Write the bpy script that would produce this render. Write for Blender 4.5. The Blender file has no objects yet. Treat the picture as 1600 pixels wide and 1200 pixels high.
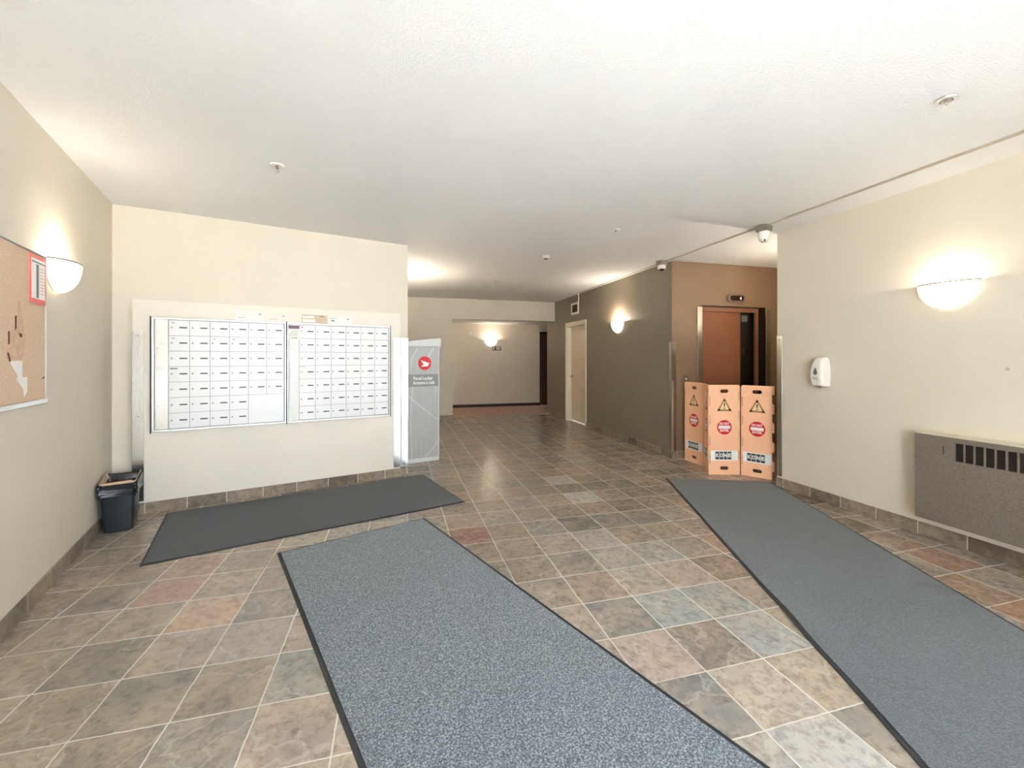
import bpy, bmesh, math, random
from mathutils import Vector, Matrix, noise
PI = math.pi
random.seed(7)
SC = bpy.context.scene
COL = SC.collection

# ------------------------------------------------------------------ camera
YAW = math.atan(179 / 662.0)
cam_d = bpy.data.cameras.new('camera')
cam = bpy.data.objects.new('camera', cam_d); COL.objects.link(cam)
cam.location = (0, 0, 1.4)
cam.rotation_euler = (PI / 2, 0, -YAW)
cam_d.sensor_width = 36.0
cam_d.lens = 36.0 * 662 / 1600
cam_d.shift_y = -40 / 1600.0
cam_d.clip_start = 0.02
SC.camera = cam

# ------------------------------------------------------------------ world, daylight, exposure
W = bpy.data.worlds.new('overcast_sky'); SC.world = W
W.use_nodes = True
nt = W.node_tree
bg = nt.nodes['Background']
bg.inputs[0].default_value = (0.80, 0.90, 1.0, 1)
bg.inputs[1].default_value = 13.5
SC.view_settings.view_transform = 'Standard'
SC.view_settings.look = 'None'
SC.view_settings.gamma = 1.0
SC.view_settings.use_curve_mapping = False
SC.view_settings.exposure = 0.90
SC.cycles.use_denoising = True
SC.cycles.max_bounces = 14
SC.cycles.diffuse_bounces = 10
SC.cycles.glossy_bounces = 5
SC.cycles.sample_clamp_indirect = 40.0
SC.cycles.caustics_reflective = False
SC.cycles.caustics_refractive = False
WARM = (1.0, 0.85, 0.69)
BULB = 20.0          # watts in each wall sconce
GLOW = 1.5           # brightness of each lit glass shade

def portal(name, loc, rot, sx, sy):
    d = bpy.data.lights.new(name, 'AREA'); d.shape = 'RECTANGLE'
    d.size, d.size_y = sx, sy
    d.cycles.is_portal = True
    o = bpy.data.objects.new(name, d); COL.objects.link(o)
    o.location = loc; o.rotation_euler = rot
portal('window_daylight', (0.75, -1.77, 1.3), (PI / 2, 0, 0), 1.6, 2.5)
portal('side_window_daylight', (4.20, -1.0, 1.3), (PI / 2, 0, PI / 2), 1.0, 2.35)

sd = bpy.data.lights.new('sun', 'SUN'); sd.energy = 72.0; sd.angle = 0.02; sd.color = (1.0, 0.99, 0.97)
sun = bpy.data.objects.new('sun', sd); COL.objects.link(sun)     # lights the bright ground outside the entrance, along the facade
sun.rotation_euler = Vector((0.75, -0.12, -0.65)).to_track_quat('-Z', 'Y').to_euler()

# ------------------------------------------------------------------ frames of the place
H = 2.772
BX, BY = 0.9603, 0.2790      # direction along the mail wall (to the right)
AX, AY = -0.2790, 0.9603     # direction along the left wall (away)
TH_MAIL = math.atan2(BY, BX)
TH_LEFT = math.atan2(AY, AX)
TH_RIGHT = -PI / 2
def wing(u, v, z=0.0):
    return Vector((BX * u + AX * v, BY * u + AY * v, z))

# ------------------------------------------------------------------ materials
def srgb(r, g, b):
    def c(x):
        x /= 255.0
        return x / 12.92 if x <= 0.04045 else ((x + 0.055) / 1.055) ** 2.4
    return (c(r), c(g), c(b), 1)

class Mat:
    def __init__(self, name):
        self.m = bpy.data.materials.new(name); self.m.use_nodes = True
        self.t = self.m.node_tree; self.n = self.t.nodes
        self.b = self.n['Principled BSDF']
    def add(self, typ, **kw):
        n = self.n.new(typ)
        for k, v in kw.items(): setattr(n, k, v)
        return n
    def link(self, a, b): self.t.links.new(a, b)
    def set(self, **kw):
        for k, v in kw.items(): self.b.inputs[k.replace('_', ' ')].default_value = v
        return self
    def bump(self, height, strength=0.2, dist=0.002, normal=None):
        bp = self.add('ShaderNodeBump'); bp.inputs['Strength'].default_value = strength
        bp.inputs['Distance'].default_value = dist
        self.link(height, bp.inputs['Height']); self.link(bp.outputs[0], self.b.inputs['Normal'])
    def coords(self, kind='Object'):
        return self.add('ShaderNodeTexCoord').outputs[kind]
    def noise(self, vec, scale, detail=4, rough=0.5, dims='3D'):
        n = self.add('ShaderNodeTexNoise', noise_dimensions=dims)
        n.inputs['Scale'].default_value = scale; n.inputs['Detail'].default_value = detail
        n.inputs['Roughness'].default_value = rough
        self.link(vec, n.inputs['Vector']); return n
    def ramp(self, fac, stops):
        r = self.add('ShaderNodeValToRGB'); e = r.color_ramp.elements
        while len(e) < len(stops): e.new(0.5)
        for i, (p, c) in enumerate(stops): e[i].position = p; e[i].color = c
        self.link(fac, r.inputs[0]); return r.outputs[0]
    def mix(self, fac, a, b, blend='MIX'):
        m = self.add('ShaderNodeMix', data_type='RGBA', blend_type=blend)
        for sock, v in ((m.inputs[0], fac), (m.inputs[6], a), (m.inputs[7], b)):
            if hasattr(v, 'is_linked'): self.link(v, sock)
            else: sock.default_value = v
        return m.outputs[2]
    def math(self, op, a, b=None, c=None):
        m = self.add('ShaderNodeMath', operation=op)
        for i, v in enumerate((a, b, c)):
            if v is None: continue
            if hasattr(v, 'is_linked'): self.link(v, m.inputs[i])
            else: m.inputs[i].default_value = v
        return m.outputs[0]

MATS = {}
def simple(name, rgb, rough=0.5, metal=0.0, var=0.04, scale=12.0, bump=0.0, bscale=200, spec=0.5):
    k = Mat(name)
    v = k.coords()
    n = k.noise(v, scale, 5)
    c = srgb(*rgb)
    lo = tuple(x * (1 - var) for x in c[:3]) + (1,); hi = tuple(min(1, x * (1 + var)) for x in c[:3]) + (1,)
    k.link(k.ramp(n.outputs[0], [(0.3, lo), (0.7, hi)]), k.b.inputs['Base Color'])
    k.set(Roughness=rough, Metallic=metal, Specular_IOR_Level=spec)
    if bump: k.bump(k.noise(v, bscale, 3).outputs[0], bump, 0.002)
    MATS[name] = k.m
    return k.m

simple('beige_paint', (215, 206, 189), 0.62, var=0.015, scale=3, bump=0.12, bscale=120)
simple('mail_panel_paint', (226, 219, 205), 0.5, var=0.012, scale=3, bump=0.05, bscale=120)
simple('olive_grey_paint', (133, 123, 106), 0.5, var=0.03, scale=3, bump=0.10, bscale=110)
simple('warm_lit_grey_paint', (134, 110, 86), 0.5, var=0.03, scale=3, bump=0.10, bscale=110)  # same paint as the grey wall, browned to carry the warm lamplight
simple('white_trim_paint', (232, 222, 203), 0.4, var=0.01)
simple('door_paint', (226, 210, 184), 0.32, var=0.02, scale=4)
simple('aluminium', (205, 204, 202), 0.45, 1.0, var=0.05, scale=30)
simple('dark_rubber', (46, 48, 50), 0.7, var=0.1, scale=80)
simple('mailbox_white', (224, 224, 224), 0.35, var=0.01)
simple('mailbox_grey', (218, 217, 213), 0.4, var=0.02)
simple('dark_plate', (74, 72, 70), 0.4, var=0.06, scale=90)
simple('mid_grey_metal', (150, 150, 150), 0.5, 0.6)  # plain grey metal: mailbox cabinet bodies, also the dispenser print
simple('white_plastic', (232, 228, 220), 0.3, var=0.01)
simple('grey_plastic', (120, 116, 108), 0.3)
simple('black_plastic', (32, 36, 39), 0.38, var=0.1, bump=0.1, bscale=300)
simple('bag_black', (30, 33, 36), 0.22, var=0.1)
simple('kraft_paper', (196, 168, 138), 0.8, var=0.06)
simple('dark_trash', (72, 46, 36), 0.9, var=0.4, scale=25)
simple('envelope_white', (238, 234, 228), 0.7, var=0.01)
simple('envelope_cream', (232, 222, 212), 0.7, var=0.01)
simple('envelope_tan', (200, 183, 158), 0.7, var=0.02)
simple('ink_grey', (130, 130, 132), 0.7)
simple('purple_ink', (110, 84, 112), 0.6)
simple('paper_grey', (222, 222, 214), 0.7, var=0.02)
simple('pink_paper', (238, 130, 124), 0.7, var=0.05)
simple('paper_white', (238, 234, 228), 0.8, var=0.02)
simple('cork_scar', (206, 172, 144), 0.85, var=0.15, scale=30)
simple('cork_tear', (96, 62, 42), 0.9, var=0.2, scale=30)
simple('locker_cap', (212, 213, 211), 0.35, var=0.01)
simple('locker_band', (136, 138, 137), 0.4)
simple('locker_stripe', (206, 210, 211), 0.35)
simple('sign_red', (222, 26, 40), 0.45, var=0.02)
simple('sign_white', (245, 242, 238), 0.5, var=0.01)
simple('warning_brown', (74, 40, 20), 0.6, var=0.1)
simple('warning_border', (170, 124, 78), 0.6, var=0.1, scale=120)
simple('warning_cream', (246, 214, 160), 0.6, var=0.02)
simple('logo_charcoal', (64, 70, 76), 0.55)
simple('barrier_orange', (255, 198, 158), 0.6, var=0.03, scale=8)
simple('elevator_door', (142, 92, 64), 0.42, 0.0, var=0.03, scale=5)
simple('elevator_frame', (158, 112, 86), 0.35, var=0.03)
simple('dark_steel', (46, 34, 26), 0.3, 0.5, var=0.2)
simple('elevator_dark', (40, 26, 18), 0.5, var=0.2)
simple('indicator_glass', (40, 18, 12), 0.15)
simple('grille_dark', (52, 44, 38), 0.6, var=0.2, scale=60)
simple('heater_cap', (214, 204, 184), 0.4, var=0.02)
simple('dark_wood', (92, 70, 44), 0.5, var=0.2, scale=6)
simple('dark_baseboard', (58, 34, 28), 0.5, var=0.1)
simple('box_metal', (150, 144, 130), 0.45, 0.6, var=0.1)
simple('concrete', (240, 241, 242), 0.9, var=0.05)
simple('mullion_metal', (90, 88, 84), 0.4, 0.7)
simple('shaded_raceway_paint', (186, 174, 158), 0.5)  # white raceway, darkened so its brown shadow sits in the paint
simple('lock_metal', (150, 148, 146), 0.4, 0.3)
simple('smudge', (192, 178, 154), 0.8, var=0.1)

def make_ceiling():
    k = Mat('stippled_ceiling'); v = k.coords()
    k.set(Base_Color=srgb(233, 235, 235), Roughness=0.85)
    n = k.noise(v, 75, 4, 0.6)
    h = k.ramp(n.outputs[0], [(0.42, (0, 0, 0, 1)), (0.62, (1, 1, 1, 1))])
    k.bump(h, 0.35, 0.004); MATS['ceiling'] = k.m
make_ceiling()

def make_stainless():
    k = Mat('stainless_steel'); v = k.coords()
    mp = k.add('ShaderNodeMapping'); mp.inputs['Scale'].default_value = (60, 60, 3)
    k.link(v, mp.inputs[0])
    n = k.noise(mp.outputs[0], 6, 4)
    k.link(k.ramp(n.outputs[0], [(0.3, srgb(196, 194, 188)), (0.7, srgb(222, 220, 215))]), k.b.inputs['Base Color'])
    k.link(k.ramp(n.outputs[0], [(0.3, (0.16,) * 3 + (1,)), (0.7, (0.26,) * 3 + (1,))]), k.b.inputs['Roughness'])
    k.set(Metallic=1.0); MATS['stainless'] = k.m
make_stainless()

TILE, TOX, TOY = 0.31192, 0.7098, 2.8504
GROUT = srgb(210, 203, 192)
def slate_surface(k, base, vec4w, vec):
    n1 = k.noise(vec, 5.0, 8, 0.62, '4D'); k.link(vec4w, n1.inputs['W'])
    n2 = k.noise(vec, 22.0, 8, 0.7, '4D'); k.link(vec4w, n2.inputs['W'])
    c = k.mix(k.ramp(n1.outputs[0], [(0.38, (0, 0, 0, 1)), (0.66, (0.75, 0.75, 0.75, 1))]), base, k.mix(0.55, base, srgb(206, 184, 156)))
    c = k.mix(k.ramp(n2.outputs[0], [(0.34, (0.95,) * 3 + (1,)), (0.53, (0, 0, 0, 1))]), c, k.mix(0.55, c, srgb(72, 62, 52)))
    veiny = 0.3 if k.m.name == 'slate_tile_floor' else 0.15
    # pale cleft edges of the layered stone
    w = k.add('ShaderNodeTexNoise', noise_dimensions='4D'); w.inputs['Scale'].default_value = 2.6; w.inputs['Detail'].default_value = 5
    k.link(vec, w.inputs['Vector']); k.link(vec4w, w.inputs['W'])
    d = k.math('ABSOLUTE', k.math('SUBTRACT', w.outputs[0], 0.5))
    vein = k.ramp(d, [(0.0, (veiny,) * 3 + (1,)), (0.012, (0, 0, 0, 1))])
    c = k.mix(vein, c, srgb(206, 198, 186))
    return c, n1, n2
def make_floor():
    k = Mat('slate_tile_floor'); v = k.coords()
    at = k.add('ShaderNodeAttribute'); at.attribute_name = 'tile_tone'
    sep = k.add('ShaderNodeSeparateXYZ')
    nz = k.noise(v, 9.0, 4, 0.6)
    off = k.add('ShaderNodeVectorMath', operation='MULTIPLY_ADD')
    k.link(nz.outputs['Color'], off.inputs[0]); off.inputs[1].default_value = (0.012,) * 3; k.link(v, off.inputs[2])
    k.link(off.outputs[0], sep.inputs[0])
    def edge(s, o):
        f = k.math('FRACT', k.math('DIVIDE', k.math('SUBTRACT', s, o + 0.006), TILE))
        return k.math('ABSOLUTE', k.math('SUBTRACT', f, 0.5))
    e = k.math('MAXIMUM', edge(sep.outputs[0], TOX), edge(sep.outputs[1], TOY))
    g = k.ramp(e, [(0.4880, (0, 0, 0, 1)), (0.4930, (1, 1, 1, 1))])
    c, n1, n2 = slate_surface(k, at.outputs['Color'], k.math('MULTIPLY', at.outputs['Alpha'], 40.0), v)
    # grout is patchy: worn or stained away in places
    gp = k.noise(v, 2.2, 4)
    gf = k.math('MULTIPLY', g, k.math('ADD', -0.35, k.math('MULTIPLY', gp.outputs[0], 2.3)))
    gf = k.math('MINIMUM', k.math('MAXIMUM', gf, k.math('MULTIPLY', g, 0.25)), 1.0)
    k.link(k.mix(gf, c, GROUT), k.b.inputs['Base Color'])
    k.link(k.math('ADD', 0.10, k.math('ADD', k.math('MULTIPLY', n2.outputs[0], 0.16), k.math('MULTIPLY', g, 0.35))), k.b.inputs['Roughness'])
    hgt = k.math('SUBTRACT', k.math('ADD', k.math('MULTIPLY', n1.outputs[0], 1.2), k.math('MULTIPLY', n2.outputs[0], 0.6)), k.math('MULTIPLY', g, 0.9))
    k.bump(hgt, 0.18, 0.010)
    MATS['slate_floor'] = k.m
make_floor()
def make_slate_base():
    k = Mat('slate_base'); v = k.coords()
    sep = k.add('ShaderNodeSeparateXYZ'); k.link(v, sep.inputs[0])
    t = k.math('DIVIDE', k.math('ADD', sep.outputs[0], 40.0), 0.306)
    idx = k.math('FLOOR', t)
    wn = k.add('ShaderNodeTexWhiteNoise', noise_dimensions='1D'); k.link(idx, wn.inputs['W'])
    base = k.ramp(wn.outputs['Value'], [(0.0, srgb(80, 74, 62)), (0.25, srgb(126, 114, 98)), (0.45, srgb(94, 82, 66)), (0.7, srgb(146, 130, 110)), (0.85, srgb(88, 82, 74)), (1.0, srgb(112, 104, 96))])
    c, n1, n2 = slate_surface(k, base, k.math('MULTIPLY', wn.outputs['Value'], 30.0), v)
    g = k.ramp(k.math('ABSOLUTE', k.math('SUBTRACT', k.math('FRACT', t), 0.5)), [(0.487, (0, 0, 0, 1)), (0.493, (1, 1, 1, 1))])
    k.link(k.mix(g, c, GROUT), k.b.inputs['Base Color'])
    k.set(Roughness=0.35); k.bump(n2.outputs[0], 0.3, 0.004)
    MATS['slate_base'] = k.m
make_slate_base()

def make_carpet(name, lo, mid, hi, scale=230, contrast=0.18):
    k = Mat(name); v = k.coords()
    n = k.noise(v, scale, 3, 0.7); big = k.noise(v, 2.5, 4)
    c = k.ramp(n.outputs[0], [(0.5 - contrast, srgb(*lo)), (0.5, srgb(*mid)), (0.5 + contrast, srgb(*hi))])
    c = k.mix(k.math('MULTIPLY', big.outputs[0], 0.25), c, srgb(*mid))
    k.link(c, k.b.inputs['Base Color'])
    k.set(Roughness=0.95, Specular_IOR_Level=0.15, Sheen_Weight=0.35, Sheen_Roughness=0.5)
    k.bump(n.outputs[0], 0.8, 0.006)
    MATS[name] = k.m
make_carpet('carpet_dark', (26, 31, 33), (38, 44, 46), (52, 58, 60))
make_carpet('carpet_blue_grey', (50, 57, 62), (98, 107, 114), (162, 170, 176), 135, 0.13)
make_carpet('carpet_grey', (46, 51, 52), (72, 78, 80), (110, 117, 121), 170)
make_carpet('corridor_carpet', (120, 78, 48), (158, 112, 76), (188, 142, 104), 14, 0.12)

def make_cork():
    k = Mat('cork'); v = k.coords()
    n = k.noise(v, 160, 4, 0.7)
    k.link(k.ramp(n.outputs[0], [(0.3, srgb(196, 164, 134)), (0.5, srgb(216, 188, 160)), (0.7, srgb(226, 202, 178))]), k.b.inputs['Base Color'])
    k.set(Roughness=0.9); k.bump(n.outputs[0], 0.3, 0.002); MATS['cork'] = k.m
make_cork()
def make_heater():
    k = Mat('hammered_grey_metal'); v = k.coords()
    n = k.noise(v, 320, 3, 0.7)
    k.link(k.ramp(n.outputs[0], [(0.34, srgb(96, 88, 76)), (0.5, srgb(122, 112, 99)), (0.66, srgb(148, 138, 124))]), k.b.inputs['Base Color'])
    k.set(Roughness=0.5, Metallic=0.15); MATS['heater'] = k.m
make_heater()
def make_locker_face():
    k = Mat('brushed_locker_print'); v = k.coords()
    mp = k.add('ShaderNodeMapping'); mp.inputs['Scale'].default_value = (40, 40, 1.0); k.link(v, mp.inputs[0])
    n = k.noise(mp.outputs[0], 2, 3)
    k.link(k.ramp(n.outputs[0], [(0.3, srgb(168, 170, 167)), (0.7, srgb(186, 188, 186))]), k.b.inputs['Base Color'])
    k.set(Roughness=0.38, Metallic=0.1); MATS['locker_face'] = k.m
make_locker_face()
def make_glow(name, col, strength):
    k = Mat(name)
    k.set(Base_Color=(0.9, 0.86, 0.78, 1), Roughness=0.3, Emission_Color=col + (1,), Emission_Strength=strength)
    MATS[name] = k.m
make_glow('lit_frosted_glass', (1.0, 0.90, 0.74), GLOW)
make_glow('lit_digit', (1.0, 0.72, 0.62), 0.7)
def make_pane():
    k = Mat('window_glass')
    tr = k.add('ShaderNodeBsdfTransparent'); gl = k.add('ShaderNodeBsdfGlossy'); gl.inputs['Roughness'].default_value = 0.02
    mx = k.add('ShaderNodeMixShader'); mx.inputs[0].default_value = 0.07
    k.link(tr.outputs[0], mx.inputs[1]); k.link(gl.outputs[0], mx.inputs[2])
    k.link(mx.outputs[0], k.n['Material Output'].inputs[0]); MATS['glass'] = k.m
make_pane()

# ------------------------------------------------------------------ mesh helpers
class MB:
    def __init__(self): self.b = bmesh.new()
    def box(self, x0, x1, y0, y1, z0, z1, bev=0.0, seg=2):
        m = Matrix.Translation(((x0 + x1) / 2, (y0 + y1) / 2, (z0 + z1) / 2)) @ Matrix.Diagonal((abs(x1 - x0), abs(y1 - y0), abs(z1 - z0), 1))
        r = bmesh.ops.create_cube(self.b, size=1.0, matrix=m)
        if bev:
            es = list({e for v in r['verts'] for e in v.link_edges})
            bmesh.ops.bevel(self.b, geom=es, offset=bev, segments=seg, affect='EDGES', profile=0.5)
        return self
    def cyl(self, p0, p1, r0, r1=None, n=20, caps=True):
        r1 = r0 if r1 is None else r1
        p0, p1 = Vector(p0), Vector(p1); d = p1 - p0
        m = Matrix.Translation((p0 + p1) / 2) @ d.to_track_quat('Z', 'Y').to_matrix().to_4x4()
        bmesh.ops.create_cone(self.b, cap_ends=caps, segments=n, radius1=r0, radius2=r1, depth=d.length, matrix=m)
        return self
    def sphere(self, c, r, n=16, scale=(1, 1, 1)):
        bmesh.ops.create_uvsphere(self.b, u_segments=n, v_segments=n // 2, radius=r,
                                  matrix=Matrix.Translation(c) @ Matrix.Diagonal(tuple(scale) + (1,)))
        return self
    def lathe(self, prof, c=(0, 0, 0), n=24):
        rings = [[Vector((c[0] + r * math.cos(2 * PI * i / n), c[1] + r * math.sin(2 * PI * i / n), c[2] + z)) for i in range(n)] for r, z in prof]
        return self.loft(rings, True, True)
    def loft(self, rings, cap0=False, cap1=False, closed=True):
        vs = [[self.b.verts.new(p) for p in r] for r in rings]
        n = len(vs[0])
        for a, b in zip(vs, vs[1:]):
            for i in range(n if closed else n - 1):
                j = (i + 1) % n
                self.b.faces.new((a[i], a[j], b[j], b[i]))
        if cap0: self.b.faces.new(list(reversed(vs[0])))
        if cap1: self.b.faces.new(vs[-1])
        return self
    def prism(self, pts, y0, y1):
        """polygon in the x-z plane, extruded from y0 to y1"""
        return self.loft([[Vector((x, y0, z)) for x, z in pts], [Vector((x, y1, z)) for x, z in pts]], True, True)
    def prism_z(self, pts, z0, z1):
        return self.loft([[Vector((x, y, z0)) for x, y in pts], [Vector((x, y, z1)) for x, y in pts]], True, True)
    def prism_x(self, pts, x0, x1):
        return self.loft([[Vector((x0, y, z)) for y, z in pts], [Vector((x1, y, z)) for y, z in pts]], True, True)
    def tube(self, pts, r, n=8):
        pts = [Vector(p) for p in pts]
        rings = []
        for i, p in enumerate(pts):
            d = (pts[min(i + 1, len(pts) - 1)] - pts[max(i - 1, 0)]).normalized()
            q = d.to_track_quat('Z', 'Y')
            rings.append([p + q @ Vector((r * math.cos(2 * PI * k / n), r * math.sin(2 * PI * k / n), 0)) for k in range(n)])
        return self.loft(rings, True, True)
    def build(self, name, mat, parent=None, smooth=False, loc=None, rotz=None):
        bmesh.ops.recalc_face_normals(self.b, faces=self.b.faces)
        me = bpy.data.meshes.new(name); self.b.to_mesh(me); self.b.free()
        me.materials.append(MATS[mat] if isinstance(mat, str) else mat)
        if smooth:
            for p in me.polygons: p.use_smooth = True
            me.set_sharp_from_angle(angle=math.radians(38))
        o = bpy.data.objects.new(name, me); COL.objects.link(o)
        if parent is not None: o.parent = parent
        if loc is not None: o.location = loc
        if rotz is not None: o.rotation_euler = (0, 0, rotz)
        return o

def rrect(cx, cy, hx, hy, r, n=5):
    pts = []
    for sx, sy, a0 in ((1, 1, 0), (-1, 1, PI / 2), (-1, -1, PI), (1, -1, 1.5 * PI)):
        for i in range(n + 1):
            a = a0 + i / n * PI / 2
            pts.append((cx + sx * (hx - r) + r * math.cos(a), cy + sy * (hy - r) + r * math.sin(a)))
    return pts
def disc(cx, cy, r, n=36):
    return [(cx + r * math.cos(2 * PI * i / n), cy + r * math.sin(2 * PI * i / n)) for i in range(n)]

def sheet(name, polys, mat, parent, y0, y1):
    """2-D outlines with holes (x, z), given a real thickness from y0 to y1"""
    cu = bpy.data.curves.new(name, 'CURVE'); cu.dimensions = '2D'; cu.fill_mode = 'BOTH'
    cu.extrude = abs(y1 - y0) / 2
    for p in polys:
        s = cu.splines.new('POLY'); s.points.add(len(p) - 1)
        for q, (x, z) in zip(s.points, p): q.co = (x, z, 0, 1)
        s.use_cyclic_u = True
    tmp = bpy.data.objects.new(name, cu); COL.objects.link(tmp)
    dg = bpy.context.evaluated_depsgraph_get(); dg.update()
    me = bpy.data.meshes.new_from_object(tmp.evaluated_get(dg))
    bpy.data.objects.remove(tmp); bpy.data.curves.remove(cu)
    me.transform(Matrix.Translation((0, (y0 + y1) / 2, 0)) @ Matrix.Rotation(PI / 2, 4, 'X'))
    me.materials.clear(); me.materials.append(MATS[mat])
    o = bpy.data.objects.new(name, me); COL.objects.link(o); o.parent = parent
    return o
def lettering(name, text, mat, parent, x, y, z, size, align='CENTER', width=None, bold=0.0, thick=0.0006, space=1.0):
    cu = bpy.data.curves.new(name, 'FONT'); cu.body = text; cu.size = size
    cu.align_x = align; cu.align_y = 'CENTER'; cu.extrude = thick; cu.offset = bold; cu.space_character = space
    tmp = bpy.data.objects.new(name, cu); COL.objects.link(tmp)
    dg = bpy.context.evaluated_depsgraph_get(); dg.update()
    me = bpy.data.meshes.new_from_object(tmp.evaluated_get(dg))
    bpy.data.objects.remove(tmp); bpy.data.curves.remove(cu)
    xs = [v.co.x for v in me.vertices]
    sx = width / (max(xs) - min(xs)) if width else 1.0
    me.transform(Matrix.Translation((x, y, z)) @ Matrix.Rotation(PI / 2, 4, 'X') @ Matrix.Diagonal((sx, 1, 1, 1)))
    me.materials.clear(); me.materials.append(MATS[mat])
    o = bpy.data.objects.new(name, me); COL.objects.link(o); o.parent = parent
    return o

def thing(name, label, cat, loc=(0, 0, 0), rotz=0.0, group=None):
    o = bpy.data.objects.new(name, None); COL.objects.link(o)
    o.empty_display_size = 0.05
    o.location = loc; o.rotation_euler = (0, 0, rotz)
    o['label'] = label; o['category'] = cat
    if group: o['group'] = group
    return o
def tag(o, label, cat, group=None):
    o['label'] = label; o['category'] = cat
    if group: o['group'] = group
    return o
def struct(o):
    o['kind'] = 'structure'; return o
def struct_root(name, loc, rotz):
    o = bpy.data.objects.new(name, None); COL.objects.link(o)
    o.location = loc; o.rotation_euler = (0, 0, rotz); o['kind'] = 'structure'
    return o
def dup(root, loc, rotz, label=None, group=None):
    r = root.copy(); COL.objects.link(r); r.location = loc; r.rotation_euler = (0, 0, rotz)
    if label: r['label'] = label
    if group: r['group'] = group
    for ch in list(root.children):
        c = ch.copy(); COL.objects.link(c); c.parent = r
        for g in list(ch.children):
            d = g.copy(); COL.objects.link(d); d.parent = c
    return r

# ------------------------------------------------------------------ the setting
XR, XG = 4.03, 3.72        # right wall, grey wall
YC, YE = 3.735, 5.16       # corner of the right wall, lift wall
YF, YK = 9.74, 12.0        # far wall, corridor wall
YB = -1.6                  # entrance wall behind the viewer
T = 0.16

# tiled floor: one face per tile, each tile its own tone
SLATE = [(150, 136, 120), (142, 124, 108), (128, 122, 112), (156, 138, 124), (136, 130, 118), (162, 144, 122),
         (146, 128, 116), (120, 112, 102), (152, 140, 128), (158, 132, 114), (134, 118, 100)]
TONES = {(-1, 1): (146, 102, 90), (-6, -1): (186, 154, 124), (-7, 0): (164, 130, 112), (-7, 1): (164, 128, 110), (-7, -2): (122, 116, 106), (-6, -2): (152, 136, 120), (-4, -2): (150, 132, 116), (-4, -3): (138, 136, 128), (-5, -2): (148, 138, 126), (-4, -4): (150, 132, 120), (-5, -4): (134, 128, 118), (-6, -3): (130, 122, 108), (3, 5): (184, 176, 166), (3, 4): (114, 108, 100), (3, 3): (180, 172, 162), (4, 4): (124, 116, 108), (2, 1): (114, 112, 105), (1, 1): (140, 136, 128), (1, 0): (154, 138, 126), (0, 0): (150, 132, 116), (1, -2): (146, 126, 110), (0, -1): (146, 128, 112), (1, -4): (166, 146, 134), (3, -2): (168, 148, 138), (2, -2): (160, 148, 134), (1, -3): (128, 126, 120), (2, -3): (146, 150, 146), (3, -3): (146, 148, 142), (3, -4): (148, 150, 146), (2, -5): (164, 150, 136), (1, -5): (122, 120, 115), (2, -6): (172, 168, 160), (1, -6): (150, 146, 138), (3, -1): (148, 148, 142), (2, 0): (158, 150, 144), (3, 2): (156, 138, 118), (2, -1): (140, 138, 130), (9, -3): (160, 116, 90), (8, -5): (162, 112, 84), (8, -4): (150, 120, 94), (9, -1): (112, 94, 72), (9, -2): (156, 122, 98), (10, 1): (114, 92, 72), (6, -5): (142, 124, 104), (7, 6): (160, 146, 126), (2, 5): (140, 130, 118), (0, 2): (150, 138, 124)}
def build_floor():
    b = bmesh.new()
    lay = b.loops.layers.float_color.new('tile_tone')
    rng = random.Random(11)
    for i in range(-16, 18):
        for j in range(-19, 24):
            x0, y0 = TOX + i * TILE, TOY + j * TILE
            x1, y1 = x0 + TILE, y0 + TILE
            y0, y1 = max(y0, YB - 3), min(y1, 10.0)
            if y1 - y0 < 0.01: continue
            f = b.faces.new([b.verts.new(p) for p in ((x0, y0, 0), (x1, y0, 0), (x1, y1, 0), (x0, y1, 0))])
            c = rng.choice(SLATE); c = TONES.get((i, j)) or tuple(0.7 * a + 0.3 * b for a, b in zip(c, (143, 130, 116)))
            k = rng.uniform(1.04, 1.20)
            c = srgb(*c); lm = sum(c[:3]) / 3; c = tuple(0.84 * q + 0.16 * lm for q in (c[0] * 0.95, c[1] * 0.98, c[2] * 1.03)) + (1,); a = rng.random()
            for l in f.loops: l[lay] = (c[0] * k, c[1] * k, c[2] * k, a)
    bmesh.ops.remove_doubles(b, verts=b.verts, dist=0.0005)
    me = bpy.data.meshes.new('floor'); b.to_mesh(me); b.free()
    me.materials.append(MATS['slate_floor'])
    o = bpy.data.objects.new('floor', me); COL.objects.link(o); struct(o)
build_floor()
struct(MB().box(-3, 8, 10.0, 12.3, -0.06, 0.001).build('floor_corridor', 'corridor_carpet'))
struct(MB().box(-30, 30, -40, YB - 0.2, -0.12, -0.06).box(6.4, 30, YB - 0.2, 20, -0.12, -0.06).box(XR + 0.17, 6.4, YB - 0.2, YC - T, -0.12, -0.06).build('ground', 'concrete'))
struct(MB().box(-4.5, 8, YB - 0.3, YF + 0.3, H, H + 0.12).build('ceiling', 'ceiling'))
struct(MB().box(-3, 8, YF + 0.16, 12.3, 2.40, 2.52).build('ceiling_corridor', 'ceiling'))

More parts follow.
